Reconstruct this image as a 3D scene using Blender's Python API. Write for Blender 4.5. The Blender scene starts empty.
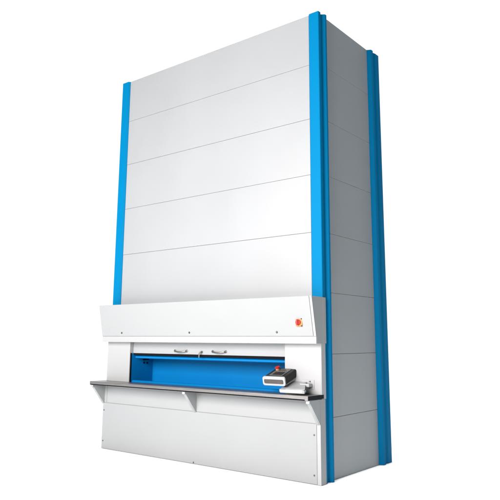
import bpy, bmesh, math, random
from mathutils import Vector, Matrix
random.seed(3)
S = bpy.context.scene
COL = S.collection

# ------------------------------------------------------------------ materials
def mat(name, color, rough=.45, metal=0.0, noise=0.0, nscale=3.0, bump=0.0, bscale=400.0, spec=.5, stretch=None, coat=0.0):
    m = bpy.data.materials.new(name); m.use_nodes = True
    nt = m.node_tree; n = nt.nodes; l = nt.links
    b = n['Principled BSDF']
    b.inputs['Roughness'].default_value = rough
    b.inputs['Metallic'].default_value = metal
    b.inputs['Specular IOR Level'].default_value = spec
    b.inputs['Coat Weight'].default_value = coat
    tc = n.new('ShaderNodeTexCoord')
    mp = n.new('ShaderNodeMapping'); l.new(tc.outputs['Object'], mp.inputs['Vector'])
    if stretch: mp.inputs['Scale'].default_value = stretch
    t = n.new('ShaderNodeTexNoise'); t.inputs['Scale'].default_value = nscale
    t.inputs['Detail'].default_value = 5
    l.new(mp.outputs['Vector'], t.inputs['Vector'])
    mx = n.new('ShaderNodeMix'); mx.data_type = 'RGBA'
    mx.inputs['A'].default_value = (*[c*(1-noise) for c in color], 1)
    mx.inputs['B'].default_value = (*[min(1, c*(1+noise)) for c in color], 1)
    l.new(t.outputs['Fac'], mx.inputs['Factor'])
    l.new(mx.outputs['Result'], b.inputs['Base Color'])
    r = n.new('ShaderNodeMapRange'); r.inputs['To Min'].default_value = max(0, rough-.08); r.inputs['To Max'].default_value = min(1, rough+.08)
    l.new(t.outputs['Fac'], r.inputs['Value']); l.new(r.outputs['Result'], b.inputs['Roughness'])
    if bump:
        t2 = n.new('ShaderNodeTexNoise'); t2.inputs['Scale'].default_value = bscale
        l.new(mp.outputs['Vector'], t2.inputs['Vector'])
        bp = n.new('ShaderNodeBump'); bp.inputs['Strength'].default_value = bump; bp.inputs['Distance'].default_value = .002
        l.new(t2.outputs['Fac'], bp.inputs['Height']); l.new(bp.outputs['Normal'], b.inputs['Normal'])
    return m

COVER = mat('warm_grey_white_coat', (.252, .268, .272), .5, noise=.035, nscale=1.1, bump=.2, bscale=2.6)
WHITE = mat('white_powder_coat', (.266, .283, .290), .42, noise=.06, nscale=.8, bump=.25, bscale=2.2)  # patchy panel reflections put into the colour as broad noise
BRIGHT = mat('bright_white_lacquer', (.305, .318, .322), .45, noise=.01)
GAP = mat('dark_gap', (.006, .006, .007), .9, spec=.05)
BLUE = mat('blue_powder_coat', (.0, .138, .298), .55, noise=.04, nscale=2.5, bump=.08, bscale=3, spec=.04)
NICHE = mat('blue_inner_lacquer', (.0, .135, .36), .5, noise=.06, nscale=1.5, spec=.1)
STEEL = mat('brushed_steel', (.25, .245, .24), .36, metal=.9, noise=.3, nscale=6, stretch=(.6, 14, 14), bump=.05, bscale=60)
CHROME = mat('satin_chrome', (.33, .32, .29), .3, metal=1, noise=.1)
NAVY = mat('black_plastic_edge', (.004, .005, .009), .5, spec=.1)
BLACK = mat('black_plastic', (.005, .005, .006), .4, noise=.2, nscale=20, spec=.25)
SCREEN = mat('grey_keypad', (.09, .09, .085), .35, noise=.3, nscale=30)
RED = mat('red_button_plastic', (.36, .012, .006), .4)
YELLOW = mat('yellow_backplate', (.5, .2, .05), .5)
COLLAR = mat('orange_collar', (.35, .15, .08), .5)
SLOT = mat('brown_label_strip', (.04, .032, .028), .5, noise=.6, nscale=25)
CASING = mat('grey_inner_casing', (.10, .105, .11), .8)
SCREWM = mat('dark_screw', (.12, .12, .12), .4, metal=.6)

# ------------------------------------------------------------------ mesh helpers
def box(bm, x0, x1, y0, y1, z0, z1, bev=0.0, seg=2):
    t = bmesh.new()
    bmesh.ops.create_cube(t, size=1)
    for v in t.verts:
        v.co = Vector(((x0+x1)/2+v.co.x*(x1-x0), (y0+y1)/2+v.co.y*(y1-y0), (z0+z1)/2+v.co.z*(z1-z0)))
    if bev: bmesh.ops.bevel(t, geom=t.edges[:], offset=bev, segments=seg, profile=.5, affect='EDGES')
    merge(bm, t)
def merge(bm, t):
    me = bpy.data.meshes.new('tmp'); t.to_mesh(me); t.free(); bm.from_mesh(me); bpy.data.meshes.remove(me)
def prism(bm, pts, axis, a, b, bev=0.0):
    """extrude polygon pts (2d) along axis between a and b"""
    t = bmesh.new()
    def P(u, v, w):
        return {'x': (w, u, v), 'y': (u, w, v), 'z': (u, v, w)}[axis]
    lo = [t.verts.new(P(u, v, a)) for u, v in pts]; hi = [t.verts.new(P(u, v, b)) for u, v in pts]
    t.faces.new(lo); t.faces.new(hi)
    n = len(pts)
    for i in range(n): t.faces.new((lo[i], lo[(i+1) % n], hi[(i+1) % n], hi[i]))
    bmesh.ops.recalc_face_normals(t, faces=t.faces[:])
    if bev: bmesh.ops.bevel(t, geom=t.edges[:], offset=bev, segments=2, profile=.5, affect='EDGES')
    merge(bm, t)
def cyl(bm, c, r, h, axis, seg=20, r2=None, bev=0):
    t = bmesh.new()
    bmesh.ops.create_cone(t, cap_ends=True, segments=seg, radius1=r, radius2=r if r2 is None else r2, depth=h)
    if bev: bmesh.ops.bevel(t, geom=[e for e in t.edges if len(e.link_faces) == 2 and any(len(f.verts) > 4 for f in e.link_faces)], offset=bev, segments=2, affect='EDGES')
    M = {'z': Matrix(), 'y': Matrix.Rotation(math.pi/2, 4, 'X'), 'x': Matrix.Rotation(math.pi/2, 4, 'Y')}[axis] if isinstance(axis, str) else axis
    bmesh.ops.transform(t, matrix=Matrix.Translation(c) @ M, verts=t.verts[:])
    merge(bm, t)
def tube(bm, pts, r, seg=10):
    t = bmesh.new(); rings = []
    for i, p in enumerate(pts):
        p = Vector(p); d = (Vector(pts[min(i+1, len(pts)-1)])-Vector(pts[max(i-1, 0)])).normalized()
        u = d.cross(Vector((0, 0, 1)) if abs(d.z) < .9 else Vector((1, 0, 0))).normalized(); w = d.cross(u)
        rings.append([t.verts.new(p+r*(math.cos(k*2*math.pi/seg)*u+math.sin(k*2*math.pi/seg)*w)) for k in range(seg)])
    for a, b in zip(rings, rings[1:]):
        for k in range(seg): t.faces.new((a[k], a[(k+1) % seg], b[(k+1) % seg], b[k]))
    t.faces.new(rings[0]); t.faces.new(rings[-1])
    bmesh.ops.recalc_face_normals(t, faces=t.faces[:])
    merge(bm, t)
def obj(name, bm, m, parent=None, label=None, smooth=False):
    me = bpy.data.meshes.new(name); bm.to_mesh(me); bm.free()
    o = bpy.data.objects.new(name, me); COL.objects.link(o); me.materials.append(m)
    if smooth:
        for p in me.polygons: p.use_smooth = True
    if parent: o.parent = parent
    if label: o['label'] = label
    return o
def new(): return bmesh.new()

# ------------------------------------------------------------------ numbers (metres)
Z0 = .042                     # floor level
TOP = 6.357
PH = .8                       # panel pitch
XL, XR = -.165, 4.035         # width of the hood, jambs and cabinet
GR = .0020                    # half seam between panels

# ------------------------------------------------------------------ the floor
bm = new(); R_ = 160
bmesh.ops.create_grid(bm, x_segments=2, y_segments=2, size=R_)
bmesh.ops.translate(bm, verts=bm.verts[:], vec=(2, 0, Z0-.004))
FLOORM = mat('white_studio_floor', (.93, .93, .93), .9, noise=.005, nscale=.5, spec=.2)
f = obj('floor', bm, FLOORM); f['kind'] = 'structure'

# ------------------------------------------------------------------ the machine
M = bpy.data.objects.new('storage_lift', None); COL.objects.link(M)
M.location = (0, 0, 0)
M['label'] = 'tall white storage lift tower with blue corner posts, access opening and steel counter'
M['category'] = 'storage machine'

# inner casing behind the panels (dark, seen only in the seams)
bm = new()
box(bm, -.14, 3.97, .52, 1.72, Z0+.01, TOP-.03)
box(bm, -.14, 3.97, .018, .52, 1.72, TOP-.03)
box(bm, -.14, 3.97, .018, .52, Z0+.01, 1.0)
box(bm, -.14, .33, .03, .52, 1.0, 1.72)
box(bm, 3.56, 3.97, .03, .52, 1.0, 1.72)
obj('inner_casing', bm, CASING, M)
bm = new(); box(bm, -.17, 3.975, .02, 1.76, TOP-.028, TOP-.006); obj('roof', bm, WHITE, M)
bm = new(); box(bm, -.16, -.142, .19, 1.72, Z0, TOP-.03); box(bm, -.14, 3.97, 1.722, 1.74, Z0, TOP-.03)
obj('hidden_cladding', bm, WHITE, M).name = 'rear_cladding'

def panel_edge(k):
    return Z0 if k == 0 else (TOP if k == 8 else k*PH)
for k in range(8):
    z0, z1 = panel_edge(k)+(GR if k else .0), panel_edge(k+1)-(GR if k < 7 else 0)
    if k >= 3:
        dy = random.uniform(-.0006, .0006); bm = new(); box(bm, .003, 3.837, dy, .016, z0 if k > 3 else 1.76, z1, .0022)
        obj('front_panel', bm, WHITE, M)
    dx = random.uniform(-.0008, .0006); bm = new(); box(bm, 3.972, 3.987+dx, .176, 1.462, z0, z1, .0022)
    obj('side_panel', bm, WHITE, M)

# corner posts: folded sheet with a groove and a ridge towards the panels
FP = [(3.838, .012), (3.842, -.004), (3.866, -.03), (4.014, -.03), (4.02, -.024), (4.02, .028), (3.992, .066), (4.0, .082), (4.04, .108),
      (4.045, .116), (4.045, .148), (4.038, .156), (3.987, .174), (3.95, .174), (3.95, .017), (3.86, .017)]
bm = new(); prism(bm, FP, 'z', Z0, TOP); obj('corner_post', bm, BLUE, M)
bm = new(); prism(bm, [(3.84-x, y) for x, y in FP], 'z', Z0, TOP); obj('corner_post', bm, BLUE, M)
RP = [(3.95, 1.464), (3.987, 1.464), (4.044, 1.492), (4.05, 1.50), (4.05, 1.555), (4.044, 1.563), (4.022, 1.59), (4.018, 1.602), (4.03, 1.65), (4.036, 1.665),
      (4.036, 1.775), (4.03, 1.782), (3.85, 1.782), (3.85, 1.745), (3.95, 1.745)]
bm = new(); prism(bm, RP, 'z', Z0, TOP); obj('corner_post', bm, BLUE, M)

# ---------------- hood over the opening
HY1, HZ1 = -.215, 1.822; HY2, HZ2 = -.312, 2.325
bm = new()
prism(bm, [(HY2+.004, HZ2), (HY1+.004, HZ1), (HY1+.012, 1.735), (-.034, 1.735), (-.034, HZ2)], 'x', XL, 4.033, .002)
box(bm, 4.023, 4.035, -.045, .022, 1.737, HZ2-.002, .001)
H = obj('hood', bm, COVER, M)
# tilted fascia sheet, slightly proud, with a fine edge at the right end
def hood_pt(x, z, out=0.0):
    t = (z-HZ1)/(HZ2-HZ1); y = HY1+(HY2-HY1)*t
    return Vector((x, y-out, z))
bm = new()
def fascia(bm, xa, xb, za, zb, o0, o1, bev):
    ya = lambda z, o: hood_pt(0, z, o).y
    prism(bm, [(ya(za, o0), za), (ya(za, o1), za), (ya(zb, o1), zb), (ya(zb, o0), zb)], 'x', xa, xb, bev)
fascia(bm, XL, 3.995, HZ1+.006, HZ2+.002, -.002, .006, .0015)
FA = obj('fascia', bm, COVER, H)
bm = new(); fascia(bm, 4.001, 4.036, HZ1+.006, HZ2+.002, -.002, .004, .001); obj('end_trim', bm, BRIGHT, H)
bm = new(); box(bm, XL, 4.036, HY1-.003, HY1+.03, 1.733, HZ1-.001, .003); obj('lower_trim', bm, BRIGHT, H)
for x in (.335, 1.845, 3.435):
    p = hood_pt(x, 1.878, .008); bm = new()
    cyl(bm, p, .015, .012, 'y', 16, bev=.003); cyl(bm, p+Vector((.003, -.006, -.004)), .007, .010, 'y', 6)
    obj('bolt', bm, SCREWM, H)
p = hood_pt(3.805, 2.0, .010)
bm = new(); box(bm, p.x-.047, p.x+.047, p.y-.004, p.y+.012, p.z-.052, p.z+.052, .003)
sw = obj('main_switch', bm, YELLOW, H)
bm = new(); cyl(bm, p+Vector((-.006, -.014, 0)), .036, .02, 'y', 24, bev=.003)
box(bm, p.x-.02, p.x+.004, p.y-.042, p.y-.018, p.z-.038, p.z+.038, .004)
obj('switch_knob', bm, RED, sw)
for dx, dz in ((.04, .044), (.04, -.044)):
    bm = new(); cyl(bm, p+Vector((dx, -.005, dz)), .008, .006, 'y', 10); obj('screw', bm, BLACK, sw)

# ---------------- jambs, door and niche
JY = -.10; NX0, NX1 = .402, 3.468; NZ0, NZ1 = 1.10, 1.558
def jamb(x0, x1, cheek):
    bm = new(); box(bm, x0, x1, JY, .0, 1.05, 1.75, .002)
    box(bm, *cheek, 1.052, 1.735, .001)
    return obj('jamb', bm, BRIGHT, M)
jamb(XL+.008, NX0-.004, (XL+.008, XL+.02, -.01, .022)); JR = jamb(NX1+.001, 4.022, (4.0225, 4.033, JY+.001, .0))
bm = new(); box(bm, NX0+.001, NX1-.002, JY+.065, -.015, NZ1, 1.75, .003); D = obj('sliding_door', bm, WHITE, M)
for x0, x1 in ((1.36, 1.62), (2.135, 2.395)):
    bm = new(); z = 1.607; y = JY+.063; pts = []
    for i in range(13):
        t = i/12; pts.append((x0+(x1-x0)*t, y-.045*math.sin(math.pi*t)**.45, z-.012*math.sin(math.pi*t)))
    tube(bm, pts, .0095)
    cyl(bm, (x0+.005, y-.004, z), .018, .012, 'y', 16); cyl(bm, (x1-.005, y-.004, z), .018, .012, 'y', 16)
    obj('handle', bm, CHROME, D, smooth=True)
bm = new(); cyl(bm, (1.925, JY+.054, 1.598), .014, .022, 'y', 16, bev=.002); lk = obj('lock', bm, SCREWM, D)
bm = new(); box(bm, 1.895, 1.915, JY+.015, JY+.023, 1.515, 1.58, .003); box(bm, 1.905, 1.925, JY+.023, JY+.04, 1.565, 1.60, .003)
obj('key', bm, CHROME, lk)

NB = .40
bm = new()
box(bm, NX0+.002, NX1-.002, NB, NB+.02, 1.0, 1.70)            # back
box(bm, NX0-.018, NX0+.002, 0, NB, 1.0, 1.70); box(bm, NX0-.002, NX0+.002, -.062, -.0005, 1.07, 1.554)               # left wall
box(bm, NX1-.002, NX1+.018, -.0, NB, 1.0, 1.70)               # right wall
box(bm, NX0+.002, NX1-.002, -.0, NB, 1.03, 1.06)              # bottom
N = obj('access_niche', bm, NICHE, M)
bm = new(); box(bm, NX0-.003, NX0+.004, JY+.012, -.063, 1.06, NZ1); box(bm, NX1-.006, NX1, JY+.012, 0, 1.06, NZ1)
box(bm, NX0+.009, NX1-.007, -.03, .07, 1.527, 1.70)  # solid near-black box, stands in for the shade above the rail
obj('gap_shade_fill', bm, GAP, N)
bm = new(); prism(bm, [(.02, 1.475), (.012, 1.482), (.012, 1.505), (.03, 1.522), (.06, 1.522), (.06, 1.475)], 'x', NX0+.003, NX1-.003, .003)
obj('top_rail', bm, NICHE, N)
bm = new(); prism(bm, [(-.05, 1.06), (-.05, 1.118), (-.036, 1.132), (-.012, 1.134), (0, 1.12), (0, 1.06)], 'x', NX0+.009, NX1-.008, .003)
obj('bottom_rail', bm, NICHE, N)
bm = new()
for y, z in ((.2, 1.452), (.2, 1.40), (.27, 1.395)): cyl(bm, (NX0+.006, y, z), .016, .012, 'x', 12, bev=.002)
box(bm, NX0+.001, NX0+.02, .17, .30, 1.44, 1.462, .002)
obj('guide_bolt', bm, NAVY, N)

# ---------------- counter and brackets
CX0, CX1, CY, CZ1, CZ0 = -.198, 4.03, -.405, 1.107, 1.055
bm = new(); box(bm, CX0, CX1-.012, CY, JY-.001, CZ0+.011, CZ1, .005)
box(bm, CX0+.002, XL+.006, JY-.001, -.04, CZ0+.006, CZ1-.002, .003)
C_ = obj('counter', bm, STEEL, M)
bm = new(); box(bm, CX0+.004, CX1-.014, CY+.002, JY-.01, CZ0-.002, CZ0+.0105); obj('under_board', bm, GAP, C_)
bm = new(); box(bm, CX1-.0115, CX1+.004, CY+.012, -.052, CZ0+.002, CZ1-.001, .003); obj('end_cap', bm, NAVY, C_)
bm = new(); box(bm, CX1-.05, CX1-.004, CY-.0035, CY+.01, CZ0, CZ1+.001, .002); obj('corner_clip', bm, STEEL, C_)

CAB = -.14
def bracket(x, side, w=.014):
    bm = new()
    prism(bm, [(CAB+.001, 1.052), (CY+.03, 1.052), (CY+.03, 1.03), (CAB+.001, .742)], 'x', x-w/2, x+w/2, .001)
    # folded flange along the sloping edge
    a, b = (CY+.03, 1.03), (CAB-.004, .742)
    prism(bm, [(a[0], a[1]), (b[0], b[1]), (b[0], b[1]+.012), (a[0]+.012, a[1]+.004)], 'x', *((x-w/2-.036, x-w/2) if side < 0 else (x+w/2, x+w/2+.036)), .001)
    o = obj('bracket', bm, COVER, M)
    bm = new(); box(bm, x-.04, x+.012, CY+.012, CY+.034, 1.016, 1.051, .004); obj('end_plug', bm, BRIGHT, o)
bracket(XL+.02, -1); bracket(1.925, -1); bracket(4.026, -1)

# ---------------- lower cabinet
bm = new(); box(bm, XL, 4.018, CAB+.008, -.034, Z0+.002, 1.05, .002)
box(bm, 4.0185, 4.033, CAB+.004, -.018, Z0, 1.05, .001)
K = obj('lower_cabinet', bm, COVER, M)
bm = new(); box(bm, XL+.002, 3.975, CAB-.002, CAB+.007, Z0+.004, .755, .002); AP = obj('access_panel', bm, COVER, K)
bm = new(); box(bm, 3.979, 4.034, CAB-.002, CAB+.0035, Z0, .748, .002); obj('edge_strip', bm, BRIGHT, K)
bm = new(); box(bm, XL+.09, 3.975, CAB+.002, CAB+.007, .761, 1.045, .0015); obj('upper_panel', bm, COVER, K)
bm = new(); box(bm, XL+.002, XL+.084, CAB+.002, CAB+.007, .761, 1.045, .0015); obj('upper_panel', bm, COVER, K)
for x, z in ((3.94, .622), (3.935, .148), (XL+.035, .64), (XL+.04, .162), (1.90, .062)):
    bm = new(); cyl(bm, (x, CAB-.005, z), .011, .008, 'y', 14, bev=.002); obj('screw', bm, SCREWM, AP)

# ---------------- operator console on its bracket
O = Vector((3.295, -.335, 1.205))
e1 = Vector((1, .0, .004)); e2 = Vector((.03, .94, .345)).normalized(); e3 = Vector((0, -.2, .98)).normalized()
def cb(bm, pts2, a, b, frame, bev=0):
    """prism in console space: pts2 in (e1,e3) extruded along e2, or (e1,e2) extruded along e3"""
    t = bmesh.new(); n = len(pts2)
    f = (lambda u, v, w: O+e1*u+e3*v+e2*w) if frame == 'front' else (lambda u, v, w: O+e1*u+e2*v+e3*w)
    lo = [t.verts.new(f(u, v, a)) for u, v in pts2]; hi = [t.verts.new(f(u, v, b)) for u, v in pts2]
    t.faces.new(lo); t.faces.new(hi)
    for i in range(n): t.faces.new((lo[i], lo[(i+1) % n], hi[(i+1) % n], hi[i]))
    bmesh.ops.recalc_face_normals(t, faces=t.faces[:])
    if bev: bmesh.ops.bevel(t, geom=t.edges[:], offset=bev, segments=2, affect='EDGES')
    merge(bm, t)
def rrect(x0, x1, y0, y1, r, n=5):
    out = []
    for cx, cy, a0 in ((x1-r, y1-r, 0), (x0+r, y1-r, 90), (x0+r, y0+r, 180), (x1-r, y0+r, 270)):
        for i in range(n+1):
            a = math.radians(a0+90*i/n); out.append((cx+r*math.cos(a), cy+r*math.sin(a)))
    return out
CW, CD, CH = .352, .30, .112
bm = new(); cb(bm, rrect(.004, CW-.004, .004, CH-.004, .022), .012, CD, 'front', .002)
CO = obj('control_console', bm, BLACK, M)
bm = new(); ring = rrect(0, CW, 0, CH, .028); inner = rrect(.022, CW-.026, .022, CH-.034, .016)
t = bmesh.new(); P = lambda u, v, w: O+e1*u+e3*v+e2*w
n = len(ring)
A = [t.verts.new(P(u, v, -.004)) for u, v in ring]; B = [t.verts.new(P(u, v, -.004)) for u, v in inner]
A2 = [t.verts.new(P(u, v, .014)) for u, v in ring]; B2 = [t.verts.new(P(u, v, .014)) for u, v in inner]
for i in range(n):
    j = (i+1) % n
    t.faces.new((A[i], A[j], B[j], B[i])); t.faces.new((A[i], A[j], A2[j], A2[i])); t.faces.new((B[i], B[j], B2[j], B2[i])); t.faces.new((A2[i], A2[j], B2[j], B2[i]))
bmesh.ops.recalc_face_normals(t, faces=t.faces[:]); merge(bm, t)
obj('front_bezel', bm, WHITE, CO)
bm = new(); cb(bm, inner, .0045, .0115, 'front'); obj('label_strip', bm, SLOT, CO)
bm = new(); cb(bm, rrect(.07, CW-.07, .05, CD-.03, .012), CH-.004, CH+.001, 'top'); KP = obj('keypad', bm, SCREEN, CO)
bm = new(); cb(bm, rrect(.11, CW-.09, .06, .15, .006), CH+.0015, CH+.003, 'top'); obj('display', bm, BLACK, KP)
bm = new()
for i in range(5):
    for j in range(2):
        u = .125+.027*i; v = .175+.03*j; cb(bm, rrect(u, u+.018, v, v+.018, .003), CH+.0015, CH+.005, 'top')
obj('key_grid', bm, CHROME, KP)
Rt = Matrix((e1, e2, e3)).transposed().to_4x4()
c = O+e1*.085+e2*(CD-.075)+e3*(CH)
bm = new(); cyl(bm, c+e3*.008, .026, .02, Rt, 24, bev=.002); SB = obj('button_collar', bm, COLLAR, CO)
bm = new(); cyl(bm, c+e3*.03, .03, .022, Rt, 24, r2=.036, bev=.006); obj('stop_button', bm, RED, SB)

# bracket that carries the console
bm = new()
def slab(bm, pts, th):
    t = bmesh.new(); n = len(pts)
    hi = [t.verts.new(Vector(p)) for p in pts]; lo = [t.verts.new(Vector(p)-Vector((0, 0, th))) for p in pts]
    t.faces.new(hi); t.faces.new(lo)
    for i in range(n): t.faces.new((lo[i], lo[(i+1) % n], hi[(i+1) % n], hi[i]))
    bmesh.ops.recalc_face_normals(t, faces=t.faces[:]); merge(bm, t)
slab(bm, [(3.56, -.345, 1.168), (3.59, -.365, 1.162), (3.905, -.345, 1.170), (3.925, -.32, 1.178), (3.78, -.075, 1.262), (3.60, -.075, 1.262)], .006)
AR = obj('console_arm', bm, BRIGHT, M)
bm = new()
pth = [(3.552, -.33), (3.56, -.352), (3.585, -.368), (3.905, -.348), (3.928, -.335), (3.932, -.31)]
t = bmesh.new(); rows = []
for i, (x, y) in enumerate(pth):
    zt = 1.166 if 0 < i < 5 else 1.172
    zb = 1.128 if 1 < i < 5 else (1.14 if i == 1 else 1.152)
    rows.append([t.verts.new((x, y, zt)), t.verts.new((x, y, zb)), t.verts.new((x, y+.008, zb)), t.verts.new((x, y+.008, zt))])
for a, b in zip(rows, rows[1:]):
    for k in range(4): t.faces.new((a[k], a[(k+1) % 4], b[(k+1) % 4], b[k]))
t.faces.new(rows[0]); t.faces.new(rows[-1]); bmesh.ops.recalc_face_normals(t, faces=t.faces[:]); merge(bm, t)
obj('front_lip', bm, BRIGHT, AR)
bm = new(); box(bm, 3.74, 3.925, JY-.006, JY-.0005, 1.165, 1.282, .003); WP = obj('wall_plate', bm, BRIGHT, AR)
bm = new(); box(bm, 3.76, 3.90, -.19, JY-.006, 1.196, 1.238, .008, 3); obj('clamp_block', bm, BRIGHT, AR)
for p_, r_, ax in (((3.865, JY-.012, 1.262), .008, 'y'), ((3.862, JY-.012, 1.182), .011, 'y'), ((3.84, -.16, 1.245), .014, 'z')):
    bm = new(); cyl(bm, p_, r_, .014, ax, 12); obj('bolt', bm, SCREWM, AR)

# ------------------------------------------------------------------ camera (solved from the photograph's vanishing lines)
a, b, c = .6618928, .1845447, -.0042773
Rm = Matrix.Rotation(a, 3, 'Z') @ Matrix.Rotation(b, 3, 'X') @ Matrix.Rotation(c, 3, 'Y')
right, fwd, up = Rm @ Vector((1, 0, 0)), Rm @ Vector((0, 1, 0)), Rm @ Vector((0, 0, 1))
cam = bpy.data.cameras.new('camera'); co = bpy.data.objects.new('camera', cam); COL.objects.link(co)
mw = Matrix((right, up, -fwd)).transposed().to_4x4(); mw.translation = Vector((8.29861, -6.89489, 1.782145))
co.matrix_world = mw
cam.sensor_width = 36; cam.lens = 618.49765/500*36
cam.shift_x = -(257.6137-250)/500; cam.shift_y = (224.0647-250)/500
cam.clip_end = 1000
S.camera = co

# ------------------------------------------------------------------ light: front softbox, added top sun and backdrop glow
def lamp(name, kind, loc, target, power, size=None, color=(1, 1, 1), angle=None):
    d = bpy.data.lights.new(name, kind); o = bpy.data.objects.new(name, d); COL.objects.link(o)
    o.location = loc; o.rotation_euler = (Vector(target)-Vector(loc)).to_track_quat('-Z', 'Y').to_euler()
    d.energy = power; d.color = color
    if size: d.shape = 'RECTANGLE'; d.size, d.size_y = size
    if angle is not None: d.angle = angle
    return o
lamp('added_top_sun', 'SUN', (2, 0, 12), (2, 0, 0), 3.1, color=(.94, .975, 1.0), angle=math.radians(2))  # invented overhead sun, added to burn the floor out to white
lamp('studio_front_softbox', 'AREA', (2.75, -8.4, 4.4), (2.6, 0, -.4), 1960, (7.0, 3.8), (1, .925, .905))

w = bpy.data.worlds.new('World'); S.world = w; w.use_nodes = True  # made-up surround: white glow behind the machine, dim bluish fill elsewhere
nt = w.node_tree; bg = nt.nodes['Background']
tc = nt.nodes.new('ShaderNodeTexCoord')
vm = nt.nodes.new('ShaderNodeVectorMath'); vm.operation = 'DOT_PRODUCT'
d = Vector((-.62, .78, .1)).normalized(); vm.inputs[1].default_value = d
nt.links.new(tc.outputs['Generated'], vm.inputs[0])
mr = nt.nodes.new('ShaderNodeMapRange'); mr.interpolation_type = 'SMOOTHSTEP'
mr.inputs['From Min'].default_value = math.cos(math.radians(66)); mr.inputs['From Max'].default_value = math.cos(math.radians(44))
mr.inputs['To Min'].default_value = .07; mr.inputs['To Max'].default_value = 1.08
nt.links.new(vm.outputs['Value'], mr.inputs['Value'])
nt.links.new(mr.outputs['Result'], bg.inputs['Strength'])
mc = nt.nodes.new('ShaderNodeMix'); mc.data_type = 'RGBA'
mc.inputs['A'].default_value = (.4, .75, 1, 1); mc.inputs['B'].default_value = (1, 1, 1, 1)
mc.clamp_factor = True; nt.links.new(mr.outputs['Result'], mc.inputs['Factor']); nt.links.new(mc.outputs['Result'], bg.inputs['Color'])

S.view_settings.view_transform = 'Standard'; S.view_settings.look = 'None'
S.view_settings.exposure = 0; S.view_settings.gamma = 1
S.cycles.max_bounces = 8; S.cycles.use_denoising = True
